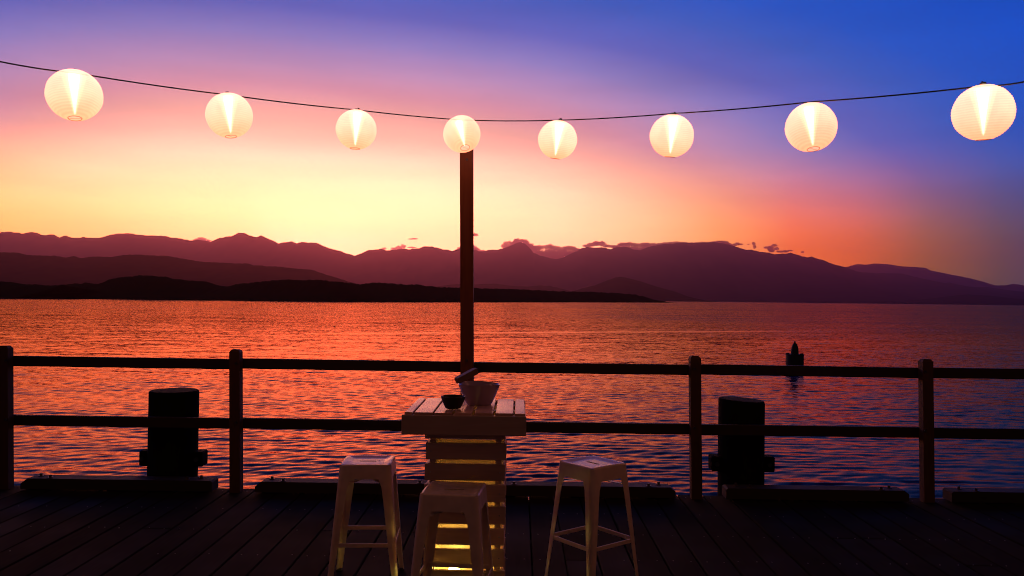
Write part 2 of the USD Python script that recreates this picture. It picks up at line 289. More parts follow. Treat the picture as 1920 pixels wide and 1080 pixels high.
MAT['water'] = usdkit.material(stage, '/World/Looks/water', n, [
    ('g.position', 'm1.vector'), ('m1.vector', 'n1.vector'), ('g.position', 'm2.vector'), ('m2.vector', 'n2.vector'), ('n1.color', 'c1.vector1'), ('n2.color', 'c2.vector1'),
    ('g.position', 'm3.vector'), ('m3.vector', 'n3.vector'), ('n3.fac', 'lane.value'), ('c1.vector', 's1.vector1'), ('g.position', 'px.vector'), ('px.x', 'wx.value1'), ('wx.value', 'wy.value1'), ('px.y', 'wy.value2'), ('n3.fac', 'wn.value1'), ('wy.value', 'wz.value1'), ('wn.value', 'wz.value2'), ('wz.value', 'wa.value1'), ('wa.value', 'wm.value'), ('px.x', 'we.value'), ('px.x', 'wf.value'), ('wm.result', 'wk.value1'), ('we.result', 'wk.value2'), ('wk.value', 'wk2.value1'), ('wf.result', 'wk2.value2'), ('wk2.value', 'calm.value2'), ('lane.result', 'lane2.value1'), ('calm.value', 'lane2.value2'), ('px.y', 'open.value'), ('lane2.value', 'lane3.value1'), ('open.result', 'lane3.value2'), ('px.x', 'wind.value'), ('lane3.value', 'lane4.value1'), ('wind.result', 'lane4.value2'), ('lane4.value', 's1.scale'), ('calm.value', 'swell.value2'), ('swell.value', 's2.scale'), ('c2.vector', 's2.vector1'),
    ('s1.vector', 'a.vector1'), ('s2.vector', 'a.vector2'), ('a.vector', 'flat.vector1'), ('wk2.value', 'wtm.value1'), ('wtm.value', 'wtv.y'), ('flat.vector', 'wta.vector1'), ('wtv.vector', 'wta.vector2'), ('wta.vector', 'a2.vector1'), ('g.normal', 'a2.vector2'), ('a2.vector', 'nn.vector1'), ('nn.vector', 'gl.normal'), ('nn.vector', 'dot.vector1'), ('g.incoming', 'dot.vector2'), ('dot.value', 'dabs.value1'), ('dabs.value', 'inv.value2'), ('inv.value', 'p5.value1'), ('p5.value', 'fr.value1'), ('fr.value', 'p.fac'), ('body.BSDF', 'p.closure1'), ('gl.BSDF', 'p.closure2')], surface='p.closure')

# ------------------------------------------------------------------ the sea: one sheet to the horizon, real waves near the wharf
def sea():
    rows = [3.0]
    while rows[-1] < 160: rows.append(rows[-1] * 1.0030)
    while rows[-1] < 44000: rows.append(rows[-1] * 1.22)
    rows = np.array(rows)
    ang = np.concatenate([np.linspace(-180, -44, 24, endpoint=False), np.linspace(-44, 44, 400), np.linspace(44, 180, 25)[1:]])
    R, A = np.meshgrid(rows, np.radians(ang), indexing='ij')
    X, Y = R * np.sin(A), R * np.cos(A)
    Z = np.zeros_like(X)
    r = np.random.RandomState(3)
    for k in range(30):
        lam = 0.26 * 1.125 ** k
        th = r.normal(0.14, 0.42) + math.pi / 2
        amp = 0.0054 * lam if lam < 0.7 else 0.0013 + 0.0003 * lam
        kx, ky = 2 * math.pi / lam * math.cos(th), 2 * math.pi / lam * math.sin(th)
        ph = r.uniform(0, 6.28)
        w = kx * X + ky * Y + ph
        fade = np.clip((lam / (R * 0.0030 * 2.5)) - 1, 0, 1)      # drop what the mesh cannot carry
        Z += amp * fade * (np.sin(w) + 0.25 * np.sin(2 * w + 0.6))
    g_ = meshkit.fbm(np.stack([X * 0.12, Y * 0.25, X * 0], -1), 3, 5)
    Z *= 0.35 + 1.2 * g_
    Z *= np.clip((150 - R) / 60, 0, 1)
    v = np.stack([X, Y, Z + WATER], -1).reshape(-1, 3)
    f = grid_faces(len(rows), len(ang))[:, [0, 2, 1]]
    return v, f
v, f = sea()
nn = np.cross(v[f[0, 1]] - v[f[0, 0]], v[f[0, 2]] - v[f[0, 0]])
if nn[2] < 0: f = f[:, [0, 2, 1]]
tag(obj('water', (v, f), MAT['water'], smooth=True), 'rippled sea water reflecting the sunset', None, None, 'structure')

# ------------------------------------------------------------------ land across the water
def ridge(name, pts, Yr, front, back, rough, jag, seed, step=3.0, nr=14, label=None, foot=None):
    """terrain whose crest runs through the given directions at depth Yr(px) and falls to the water in front and behind"""
    pts = np.array(pts, float)
    px = np.arange(pts[0, 0], pts[-1, 0] + 0.1, step)
    py = np.interp(px, pts[:, 0], pts[:, 1])
    r_ = np.stack([px * 0.11, px * 0, px * 0 + seed], -1)
    py = py - jag * (meshkit.fbm(r_ * 2.2, 4, seed) - 0.5) * 2
    crest = np.array([at_y(a, b, Yr(a)) for a, b in zip(px, py)])
    rows = []
    sc = np.array([Yr(a) for a in px]) / F
    for k in range(nr + 1):
        t = k / nr
        fw = np.array([front(a) for a in px]) if callable(front) else np.full(len(px), front)
        y = crest[:, 1] - fw * t
        x = crest[:, 0] * (1 - 0.0 * t)
        hgt = np.maximum(crest[:, 2] - WATER, 0.3)
        z = hgt * (1 - t) ** 1.25
        d = (meshkit.fbm(np.stack([x / (70 * sc), y / (110 * sc), x * 0 + seed], -1), 5, seed) - 0.5)
        z = z + d * hgt * rough * math.sin(math.pi * min(1, t * 1.05)) 
        z = np.minimum(z, hgt * (1 - t * 0.35))
        z = np.maximum(z, -1.5) if k == nr else np.maximum(z, 0.15)
        if k == nr: z = np.full(len(px), -1.5)
        rows.append(np.stack([x, y, z + WATER], -1))
    rows = rows[::-1]
    for k in range(1, 6):
        t = k / 5
        hgt = np.maximum(crest[:, 2] - WATER, 0.3)
        rows.append(np.stack([crest[:, 0], crest[:, 1] + back * t, hgt * (1 - t) - 1.5 * t + WATER], -1))
    v = np.array(rows); nr_, nc = v.shape[:2]
    f = grid_faces(nr_, nc)
    v = v.reshape(-1, 3)
    n0 = np.cross(v[f[:, 1]] - v[f[:, 0]], v[f[:, 2]] - v[f[:, 0]]).sum(0)
    if n0[2] < 0: f = f[:, [0, 2, 1]]
    o = obj(name, (v, f), MAT['forest'], smooth=True)
    return tag(o, label, None, None, 'structure')

RA = [(-420, 470), (-300, 455), (-200, 448), (-60, 436), (0, 435.5), (13, 434.5), (35, 436), (40, 438), (48, 437), (60, 435), (70, 437), (77, 440.5), (100, 440), (112, 445), (120, 442), (127, 442.5), (135, 446), (147, 446), (157, 444), (166, 446), (183, 446),
      (195, 445), (207, 440), (218, 438), (230, 438), (241, 436.5), (252, 439), (275, 441.5), (300, 442), (312, 443), (320, 445), (338, 447), (357, 451), (370, 449), (395, 453), (410, 447), (425, 443.5), (435, 443), (446, 436), (458, 437), (466, 441),
      (480, 444.5), (490, 441.5), (500, 446), (512, 451), (522, 456.5), (532, 454), (548, 452.5), (556, 456), (566, 453.5), (577, 455), (594, 455.5), (606, 461), (620, 466), (635, 470), (650, 475), (666, 479), (675, 476), (690, 469), (705, 468),
      (714, 466), (725, 469.5), (737, 469), (753, 466.5), (768, 467), (785, 465.5), (798, 461.5), (810, 462), (832, 468), (840, 468.5), (848, 470.5), (858, 467), (870, 464), (884, 465), (897, 471), (903, 472), (915, 469), (932, 468), (950, 464),
      (958, 461), (968, 455), (976, 454), (984, 457), (992, 463), (1000, 474), (1012, 479), (1040, 486), (1055, 484), (1066, 478), (1080, 472), (1090, 466), (1100, 462.5), (1112, 464), (1130, 464), (1145, 467), (1158, 463), (1175, 463), (1190, 468.5), (1200, 469),
      (1215, 463), (1240, 458), (1275, 455), (1300, 455), (1340, 454), (1360, 457), (1372, 460), (1385, 464), (1398, 468), (1410, 468.5), (1425, 472.5), (1440, 473.5), (1452, 476.5), (1470, 475.5), (1482, 474), (1492, 476.5), (1505, 481),
      (1515, 482.5), (1522, 480.5), (1528, 487), (1540, 490), (1555, 493), (1570, 498), (1580, 502), (1600, 509), (1640, 512), (1690, 513), (1720, 520), (1750, 527), (1765, 532), (1780, 530), (1805, 536), (1830, 538), (1850, 538), (1865, 545), (1890, 552), (1920, 555), (2050, 560), (2300, 566)]
ridge('mountains', RA, lambda p: 20000, 5000, 5000, 0.5, 1.1, 11, 2.0, 22, 'long high mountain range silhouetted against the sunset')
RF = [(1500, 520), (1560, 506), (1590, 500), (1600, 497), (1608, 495), (1617, 496), (1625, 496), (1642, 494), (1665, 495.5), (1690, 499), (1720, 501), (1735, 502), (1745, 507), (1765, 511), (1790, 516), (1820, 522), (1850, 530), (1865, 535), (1885, 535),
      (1900, 532), (1920, 535), (2000, 545), (2300, 556)]
ridge('mountains', RF, lambda p: 26500, 1500, 1000, 0.4, 0.8, 12, 3.0, 12, 'faint farthest ridge behind the right end of the range')
RB = [(-420, 490), (-200, 478), (0, 473), (33, 473.5), (50, 478), (77, 479), (105, 480), (125, 483), (138, 480), (152, 484), (165, 482), (180, 481), (210, 482), (232, 478), (260, 477.5), (290, 479), (310, 479.5), (320, 481), (345, 485), (365, 489), (380, 491), (405, 492), (440, 494),
      (465, 494), (475, 497), (500, 499), (525, 500), (560, 504), (585, 506), (597, 510), (615, 516), (635, 522), (650, 527), (665, 531), (690, 540), (720, 555), (760, 562)]
ridge('hills', RB, lambda p: 5200, 1500, 1500, 0.45, 1.3, 13, 2.0, 16, 'middle forested ridge in front of the mountains on the left')
RD = [(1040, 558), (1060, 551), (1090, 541), (1115, 535), (1140, 525), (1155, 520), (1165, 519), (1180, 522), (1200, 527), (1230, 537), (1260, 545), (1290, 556), (1310, 562)]
ridge('hills', RD, lambda p: 8000, 900, 900, 0.3, 0.6, 14, 2.0, 10, 'small pointed hill in front of the mountains right of the pole')
RE = [(780, 545), (820, 537), (850, 533), (890, 533), (930, 532), (960, 536), (990, 537), (1010, 535), (1030, 536), (1060, 543), (1100, 556)]
ridge('hills', RE, lambda p: 9500, 900, 900, 0.3, 0.5, 15, 2.0, 10, 'low hazy foothills behind the dark headland')
RG = [(1200, 562), (1305, 562), (1340, 562.5), (1390, 563), (1420, 561), (1450, 564), (1500, 565), (1560, 565), (1600, 566), (1700, 564), (1760, 558), (1790, 554), (1815, 552), (1850, 554), (1900, 559), (1960, 564), (2100, 569), (2300, 572)]
ridge('shore', RG, lambda p: 13500, 1000, 900, 0.2, 0.7, 16, 2.0, 6, 'thin low dark shoreline under the mountains at right')
RC = [(-420, 528), (-200, 524), (0, 527), (12, 529), (20, 528), (35, 533), (60, 533), (80, 535), (100, 535.5), (130, 533), (140, 531), (150, 533), (160, 530), (175, 532), (185, 532), (197, 529), (203, 524), (220, 521), (240, 518.5), (262, 516), (280, 517), (310, 518.5), (320, 522),
      (350, 526), (365, 526), (385, 528), (400, 532), (410, 536), (427, 537), (440, 534), (450, 531), (465, 531), (480, 529), (500, 527), (530, 524), (560, 525), (600, 525), (640, 529), (660, 531), (675, 533), (700, 530), (710, 530), (745, 532), (765, 534), (780, 533),
      (800, 536), (830, 539), (860, 539), (910, 541), (960, 542), (1000, 544), (1050, 546), (1100, 547), (1150, 549), (1190, 552), (1210, 557), (1230, 563), (1255, 566.5), (1262, 568)]
FC = [(-420, 520), (0, 540), (118, 560), (132, 690), (300, 640), (640, 670), (860, 860), (1000, 1120), (1150, 1500), (1262, 1800)]
fc = lambda p: float(np.interp(p, *np.array(FC, float).T))
ridge('headland', RC, lambda p: fc(p) + 70, 70, 160, 0.25, 2.2, 17, 1.0, 8, 'low dark mangrove headland running along the far water edge')

# ------------------------------------------------------------------ haze over the whole bay
HZ = 28500.0
hz = trimesh.creation.box((70000, HZ + 3000, 2000 - (WATER - 6)))
hz.apply_translation((0, (HZ - 3000) / 2, (2000 + WATER - 6) / 2))
haze_mat = usdkit.material(stage, '/World/Looks/haze', {'v': ('principled_volume', {'color': (0.94, 0.38, 0.72), 'density': 2.3e-5, 'anisotropy': 0.915})}, [], volume='v.volume')
tag(obj('haze', hz, haze_mat), 'thin dusk haze over the bay', None, None, 'stuff')

# ------------------------------------------------------------------ small clouds on the range
cl_mat = usdkit.material(stage, '/World/Looks/cloud', {'v': ('principled_volume', {'color': (0.30, 0.02, 0.008), 'density': 0.02, 'anisotropy': 0.5})}, [], volume='v.volume')
def cloud(label, puffs, Y=29300.0, seed=0):
    r = np.random.RandomState(seed); parts = []
    s = Y / F
    for px, py, rx, ry in puffs:
        c = at_y(px, py + 1.2, Y + r.uniform(-50, 50))
        m = trimesh.creation.icosphere(3, 1.0); v = np.array(m.vertices)
        v *= (0.45 + 1.15 * meshkit.fbm(v * 2.1 + seed * 3.1 + px, 4, seed))[:, None]
        v = v * np.array([rx * s, 0.8 * (rx + ry) / 2 * s, ry * s]) + c
        parts.append(m3.Manifold(m3.Mesh(vert_properties=v.astype(np.float32), tri_verts=np.array(m.faces, np.uint32))))
    u = parts[0]
    for p in parts[1:]: u = u + p
    return tag(obj('cloud', u, cl_mat), label, 'cloud')
def bank(tops, base, rmin=5, rmax=9, seed=1, sp=5.0):
    tops = np.array(tops, float); r = np.random.RandomState(seed); out = []
    x = tops[0, 0]
    while x < tops[-1, 0]:
        ty = np.interp(x, tops[:, 0], tops[:, 1]); by = base(x) if callable(base) else base
        rr = min(r.uniform(rmin, rmax), (by - ty) * 0.6 + 2)
        out.append((x, ty + rr * 0.75, rr * 1.25, rr * 0.85))
        if by - ty > rr * 2: out.append((x + 2, by, rr * 1.4, (by - ty) * 0.55))
        x += sp
    return out
cloud('small orange cloud lying in the saddle left of the tallest left peak', [(368, 449, 6, 3), (377, 448, 9, 4), (388, 450, 8, 2.2)], seed=1)
cloud('small red cloud resting on the ridge between two lanterns left of pole', [(740, 466, 8, 3), (748, 464, 7, 4), (756, 461, 5, 4), (720, 465, 5, 2.2), (772, 463, 8, 1.6)], seed=2)
cloud('thin orange cloud streak floating alone left of the pole', [(770, 447, 5, 1.2), (777, 446.5, 6, 1.6)], seed=3)
cloud('tiny orange cloud touching the right side of the pole', [(890, 439, 7, 3)], seed=4)
cloud('small red cloud behind the pole on the ridge', [(862, 466, 6, 4), (872, 463, 8, 5), (886, 465, 8, 6), (894, 467, 7, 4), (904, 470, 8, 2.6)], seed=5)
cloud('red cloud puff standing left of the cloud capped peak', [(943, 460, 4, 4), (948, 456, 5, 5), (955, 454, 4, 4), (951, 461, 7, 4)], seed=6)
cloud('tall red cloud cap sitting on the peak right of the pole', [(962, 458, 7, 7), (970, 454, 9, 8), (979, 453, 8, 6), (986, 451, 4, 3.5), (984, 458, 9, 8), (992, 461, 9, 6)], seed=7)
cloud('red cloud bank filling the gap between the two highest summits', bank([(996, 460), (1012, 459), (1022, 459), (1031, 457), (1037, 460), (1049, 462), (1055, 466), (1060, 461), (1072, 460), (1085, 466), (1092, 468)], 478, 4, 7, 8), seed=8)
cloud('dark red cloud roll on the rounded summit right of the gap', [(1100, 460, 8, 2.4), (1108, 458, 7, 4), (1118, 456, 9, 5), (1128, 456, 8, 4.5), (1138, 460, 9, 3), (1150, 461, 9, 2.6)], seed=9)
cloud('long dark red cloud blanket along the broad right summit', bank([(1157, 459), (1163, 454), (1172, 454), (1182, 453), (1195, 456), (1210, 454), (1230, 456), (1245, 454), (1265, 452), (1280, 453), (1300, 454), (1330, 453), (1350, 450), (1360, 451), (1370, 456)], lambda x: np.interp(x, [1157, 1200, 1240, 1370], [468, 468, 462, 460]), 4, 6, 10), seed=10)
cloud('small torn cloud just right of the cloud blanket', [(1377, 458, 7, 2.4), (1383, 456, 5, 3), (1389, 457, 5, 1.8)], seed=11)
cloud('thin hooked cloud wisp over the falling right ridge', [(1403, 457, 3, 1), (1413, 455, 3.5, 3), (1415, 461, 3, 4.5)], seed=12)
cloud('ragged dark orange cloud over the falling right ridge', [(1438, 463, 6, 2.4), (1445, 465, 6, 5), (1452, 459, 6, 2.4), (1456, 465, 5, 3), (1447, 469, 6, 3)], seed=13)
cloud('flat dark cloud streak low over the falling right ridge', [(1462, 470.5, 7, 2), (1472, 470, 7, 2.2), (1481, 468.5, 6, 1.4)], seed=14)
cloud('tiny dark cloud speck at the right end of the ridge clouds', [(1505, 471.5, 3.6, 2)], seed=15)

# ------------------------------------------------------------------ the wharf deck
DECK_EDGE, XL, XR, DB = 7.02, -7.2, 7.4, -3.0
deck = UsdGeom.Xform.Define(stage, fresh('/World', 'deck')).GetPrim()
tag(deck, 'dark timber wharf deck of long planks running towards the water', None, None, 'structure')
PW, GAP = 0.206, 0.009
x = XL; k = 0
joists = np.arange(DB + 0.12, DECK_EDGE, 0.56) + 0.02
joists = np.arange(5.22 - 0.56 * 14, DECK_EDGE, 0.56)
screws = []
while x < XR:
    cut = joists[rng.randrange(3, len(joists) - 2)]
    dz = rng.uniform(-0.003, 0.002)
    for a, b in ((DB, cut - 0.002), (cut + 0.002, DECK_EDGE + rng.uniform(-0.012, 0.012))):
        w = PW + rng.uniform(-0.004, 0.001)
        m = box((x, a, -0.05 + dz), (x + w, b, dz), 0.005)
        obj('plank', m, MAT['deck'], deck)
    for j in joists:
        if j > 2.2 and abs(x) < 5.5:
            for sx in (0.045, PW - 0.05):
                if rng.random() < 0.35: continue
                s = trimesh.creation.cylinder(0.0042, 0.004, sections=7)
                s.apply_translation((x + sx + rng.uniform(-0.006, 0.006), j + rng.uniform(-0.012, 0.012), dz + 0.001)); screws.append(s)
    x += PW + GAP; k += 1
tag(obj('screw_heads', cat_m(screws), MAT['rust'], deck), kind='stuff')
for j in joists[-9:]:
    obj('joist', box((XL, j - 0.05, -0.30), (XR, j + 0.05, -0.056), 0.004), MAT['deck'], deck)
obj('edge_beam', box((XL, DECK_EDGE - 0.22, -0.42), (XR, DECK_EDGE - 0.03, -0.057), 0.008), MAT['pile'], deck)

# ------------------------------------------------------------------ kerb timbers
KF, KB = 6.83, 6.98
def kerb(x0, x1, label, cham):
    a, b = at_y(x0, 920, KF)[0], at_y(x1, 920, KF)[0]
    L = b - a; hgt = 0.102
    c0, c1 = cham
    poly = sg.Polygon([(0, 0.012), (L, 0.012), (L, hgt - c1), (L - c1 * 1.3, hgt), (c0 * 1.3, hgt), (0, hgt - c0)])
    m = trimesh.creation.extrude_polygon(poly, KB - KF)
    m.apply_transform(trimesh.transformations.rotation_matrix(math.pi / 2, (1, 0, 0)))
    m.apply_translation((0, KB - KF, 0))
    t = thing('kerb_beam', label, 'kerb', (a, KF, 0.0), 0, None)
    obj('timber', m, MAT['kerb'], t)
    for fx in (0.09, 0.5, 0.91):
        obj('packer', box((L * fx - 0.09, 0.02, 0.0005), (L * fx + 0.09, 0.14, 0.0118), 0.001), MAT['pile'], t)
    for fx in (0.07, 0.14, 0.86, 0.92):
        bolt = cat_m([trimesh.creation.cylinder(0.022, 0.005, sections=12), trimesh.creation.cylinder(0.012, 0.02, sections=6).apply_translation((0, 0, 0.011))])
        bolt.apply_translation((L * fx, 0.075 + (0.03 if fx < 0.1 or fx > 0.9 else -0.03), hgt + 0.002)); obj('bolt', bolt, MAT['rust'], t)
kerb(-330, -48, 'kerb timber outside the leftmost railing post', (0.03, 0.03))
kerb(38, 397, 'kerb timber in front of the left pile', (0.045, 0.012))
kerb(478, 836, 'kerb timber behind the left stool', (0.04, 0.02))
kerb(914, 1267, 'kerb timber behind the right stool', (0.02, 0.035))
kerb(1362, 1705, 'kerb timber in front of the right pile', (0.012, 0.03))
kerb(1785, 2150, 'kerb timber cut off by the right edge of the photo', (0.012, 0.03))

# ------------------------------------------------------------------ railing
PY = 6.885                       # the posts' middle
railing = thing('railing', 'dark weathered timber two rail railing along the wharf edge', 'railing', (0, 0, 0))
def lean_post(top, bot, w, dpt, mat, parent, name, cham=0.02, zb=0.001, ext=0.0):
    t_, b_ = at_y(*top, PY), at_y(*bot, PY)
    dirv = (t_ - b_) / (t_[2] - b_[2])
    base = b_ + dirv * (zb - b_[2]); 
    n_ = t_[2] - zb + ext
    v = []
    for z, s in ((0, 0), (n_ - cham, 0), (n_, cham * 0.75)):
        c = base + dirv * z
        for sx, sy in ((-1, -1), (1, -1), (1, 1), (-1, 1)):
            v.append(c + np.array([sx * (w / 2 - s), sy * (dpt / 2 - s), 0]))
        # slim arrises
    m = trimesh.convex.convex_hull(np.array(v))
    return obj(name, m, mat, parent)
posts = [((-421, 643), (-420, 919), 0.088), ((10, 648), (11, 924), 0.090), ((442.5, 655), (443, 922), 0.090), ((1302.5, 667), (1305, 930), 0.090), ((1735.5, 673), (1738.5, 936), 0.090), ((2168, 678), (2172, 940), 0.088)]
for a, b, w in posts:
    lean_post(a, b, w, 0.08, MAT['post'], railing, 'post', 0.022)
RY = PY + 0.05 + 0.028
def z_at(px, py): return at_y(px, py, RY)[2]
xs = [-640] + [p[0][0] for p in posts[:3]] + [875] + [p[0][0] for p in posts[3:]] + [2400]
for name, top, bot in (('top_rail', (22, 667.0), (22, 686.0)), ('lower_rail', (22, 778), (22, 797.5))):
    zt, zb = z_at(*top), z_at(*bot)
    for i in range(len(xs) - 1):
        xa, xb = at_y(xs[i], 670, RY)[0] + 0.0015, at_y(xs[i + 1], 670, RY)[0] - 0.0015
        za, zc = rng.uniform(-0.004, 0.004), rng.uniform(-0.004, 0.004)
        m = beam((xa, RY, (zt + zb) / 2 + za), (xb, RY, (zt + zb) / 2 + zc), 0.05, zt - zb, 0.005)
        obj(name, m, MAT['rail'], railing)
for a, b, w in posts:
    for pyk in (676, 787):
        c = at_y(a[0], pyk + (a[0] - 22) * 0.0122, PY - 0.052)
        bolt = trimesh.creation.cylinder(0.011, 0.012, sections=8); bolt.apply_transform(trimesh.transformations.rotation_matrix(math.pi / 2, (1, 0, 0))); bolt.apply_translation(c)
        obj('bolt', bolt, MAT['marker'], railing)

pole = thing('timber_pole', 'tall square brown timber pole rising from the railing to the lantern string', 'pole', (0, 0, 0))
lean_post((875, 232), (876.5, 925), 0.110, 0.10, MAT['pole'], pole, 'shaft', 0.012)
for pyk in (299, 676, 787):
    c = at_y(875.3, pyk, PY - 0.052)
    bolt = trimesh.creation.cylinder(0.012, 0.012, sections=8); bolt.apply_transform(trimesh.transformations.rotation_matrix(math.pi / 2, (1, 0, 0))); bolt.apply_translation(c)
    obj('bolt', bolt, MAT['lamp_body'], pole)

# ------------------------------------------------------------------ mooring piles outside the deck edge
def pile(label, x0, x1, ytop, arm, yarm, slant, seed):
    Yp = 7.33
    a, b = at_y(x0, ytop, Yp), at_y(x1, ytop, Yp)
    R = (b[0] - a[0]) / 2 * 0.995; cx = (a[0] + b[0]) / 2; top = a[2]
    t = thing('mooring_pile', label, 'pile', (cx, Yp, WATER - 3.5))
    zz = np.concatenate([np.linspace(0, top - WATER + 3.5 - 0.02, 26)])
    n_ = 40; ang = np.linspace(0, 2 * np.pi, n_, endpoint=False)
    rows = []
    for z in zz:
        rr = R * (0.985 + 0.02 * meshkit.fbm(np.stack([np.cos(ang) * 5, np.sin(ang) * 5, ang * 0 + z * 0.25 + seed], -1), 3, seed) + 0.012 * (1 - z / zz[-1]))
        rows.append(np.stack([rr * np.cos(ang), rr * np.sin(ang), np.full(n_, z)], -1))
    for dz, s in ((0.012, 0.985), (0.02, 0.95)):
        rr = np.linalg.norm(rows[-1][:, :2], axis=1); q = rows[25].copy(); q[:, :2] *= s; q[:, 2] = zz[-1] + dz; rows.append(q)
    v = np.array(rows); v[-6:, :, 2] += 0
    # slanted cut at the head
    for i in (-3, -2, -1): v[i][:, 2] -= slant * (v[i][:, 0] / R)
    nr_ = len(rows); v = v.reshape(-1, 3)
    f = [];
    for i in range(nr_ - 1):
        for j in range(n_):
            q = [i * n_ + j, i * n_ + (j + 1) % n_, (i + 1) * n_ + (j + 1) % n_, (i + 1) * n_ + j]
            f += [[q[0], q[1], q[2]], [q[0], q[2], q[3]]]
    c = len(v); v = np.vstack([v, v[(nr_ - 1) * n_:].mean(0) + [0, 0, 0.003]])
    f += [[(nr_ - 1) * n_ + j, (nr_ - 1) * n_ + (j + 1) % n_, c] for j in range(n_)]
    obj('shaft', trimesh.Trimesh(v, np.array(f), process=False), MAT['pile'], t, smooth=40)
    l, r_ = at_y(arm[0], yarm[0], Yp), at_y(arm[1], yarm[1], Yp)
    lo, hi = at_y(arm[0], yarm[2], Yp)[2], l[2]
    org = np.array([cx, Yp, WATER - 3.5])
    for s0, s1 in ((l[0] - cx, -R * 0.9), (R * 0.9, r_[0] - cx)):
        m = box((s0, -0.07, lo - org[2]), (s1, 0.07, hi - org[2]), 0.010)
        obj('cross_arm', m, MAT['pile'], t)
    for sx in (-1, 1):
        bo = trimesh.creation.cylinder(0.02, 0.03, sections=6); bo.apply_transform(trimesh.transformations.rotation_matrix(math.pi / 2, (1, 0, 0)))
        bo.apply_translation((sx * (R + 0.03), -0.08, (lo + hi) / 2 - org[2])); obj('bolt', bo, MAT['marker'], t)
pile('black round mooring pile at the left between two railing posts', 282.5, 371, 731, (267, 385), (843, 845, 871), 0.0, 3)
pile('black round mooring pile at the right beside a railing post', 1347.5, 1433, 748, (1331, 1449), (853, 855, 881), 0.012, 4)

# ------------------------------------------------------------------ channel marker out on the water
mk = at_z(1490, 691, WATER)
s_ = mk[1] / F
t = thing('channel_marker', 'dark bell topped channel marker standing in the water beyond the railing', 'channel marker', mk)
hb = (691 - 664) * s_
obj('base', lathe([(0, -2), (15.6 * s_, -2), (16.2 * s_, 0), (16.2 * s_, hb * 0.93), (16.6 * s_, hb * 0.95), (16.6 * s_, hb), (0, hb)], 28), MAT['marker'], t, smooth=35)
for k in range(6):
    a = k * math.pi / 3 + 0.15
    obj('cleat', box((-0.09, -0.05, 0), (0.09, 0.05, 0.055), 0.01).apply_translation((14.2 * s_, 0, hb)).apply_transform(trimesh.transformations.rotation_matrix(a, (0, 0, 1))), MAT['marker'], t)
obj('bell', lathe([(7.0 * s_, hb), (7.0 * s_, hb + 5 * s_), (6.6 * s_, hb + 9 * s_), (5.6 * s_, hb + 14 * s_), (4.0 * s_, hb + 18 * s_), (2.0 * s_, hb + 20.5 * s_), (0, hb + 21 * s_)], 24), MAT['marker'], t, smooth=35)
obj('finial', lathe([(1.5 * s_, hb + 20 * s_), (1.4 * s_, hb + 23.2 * s_), (0.9 * s_, hb + 24.4 * s_), (0, hb + 24.6 * s_)], 14), MAT['marker'], t, smooth=35)

# ------------------------------------------------------------------ the pallet bar table
TZ = 1.08; TY = at_z(870, 775.5, TZ)[1]
tl = at_y(752.6, 795, TY)[0]; tr = at_y(986.7, 795, TY)[0]
W = tr - tl; tcx = (tl + tr) / 2
T0 = np.array([tcx, TY, 0.0])
table = thing('pallet_bar_table', 'whitewashed pallet bar table with slatted top and yellow lit slatted base', 'table', T0)
fh = (812.5 - 776) / F * TY
FT = 0.020; D = 0.64
edges = [(115, 215), (240, 470), (490, 715), (750, 970), (1010, 1240), (1270, 1500), (1520, 1652)]
for a, b in edges:
    xa, xb = (at_y(740 + q / 6.75, 776, TY)[0] - tcx for q in (a, b))
    dzz = rng.uniform(-0.002, 0.002)
    obj('slat', box((xa, FT + 0.002 + rng.uniform(0, 0.004), TZ - 0.022 + dzz), (xb, D - rng.uniform(0.0, 0.012), TZ + dzz), 0.003), MAT['pallet_y'], table)
TF = TZ - 0.012 
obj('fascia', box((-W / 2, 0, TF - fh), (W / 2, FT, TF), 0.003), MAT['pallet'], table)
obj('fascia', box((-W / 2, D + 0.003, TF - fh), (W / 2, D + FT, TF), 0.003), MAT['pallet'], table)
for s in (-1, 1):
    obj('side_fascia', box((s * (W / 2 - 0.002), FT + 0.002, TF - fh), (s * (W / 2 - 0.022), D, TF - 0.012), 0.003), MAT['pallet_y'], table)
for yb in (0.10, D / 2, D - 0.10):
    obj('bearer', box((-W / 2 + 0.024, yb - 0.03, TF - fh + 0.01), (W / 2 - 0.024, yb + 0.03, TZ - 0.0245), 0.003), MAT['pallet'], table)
CY = 0.15                                     # column front behind the fascia front
ca, cb = at_y(796.5, 900, TY + CY)[0] - tcx, at_y(947.5, 900, TY + CY)[0] - tcx
CD = 0.40; BT = 0.018; CT = TF - fh + 0.008
gaps = [at_y(872, p, TY + CY)[2] for p in (827, 866, 905, 945, 987, 1026, 1066)]
gaps += [gaps[-1] - (gaps[-2] - gaps[-1]) ]
GH = 0.011
tops = [CT] + [z - GH for z in gaps]; bots = [z + GH for z in gaps] + [0.004]
for zt, zb in zip(tops, bots):
    if zt - zb < 0.01: continue
    jx = rng.uniform(-0.004, 0.004)
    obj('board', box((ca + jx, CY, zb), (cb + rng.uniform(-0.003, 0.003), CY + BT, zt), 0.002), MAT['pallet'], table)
    for s, xx_ in ((-1, ca), (1, cb)):
        obj('side_board', box((xx_ + (0.004 if s < 0 else -0.004 - BT), CY + BT + 0.002, zb), (xx_ + (0.004 + BT if s < 0 else -0.004), CY + CD - BT - 0.002, zt), 0.002), MAT['pallet_y'], table)
off = 0.066
for zt, zb in zip([min(CT, z + off) for z in tops], [z + off for z in bots[:-1]] + [0.004]):
    if zt - zb < 0.01: continue
    obj('back_board', box((ca, CY + CD - BT, zb), (cb, CY + CD, zt), 0.002), MAT['pallet'], table)
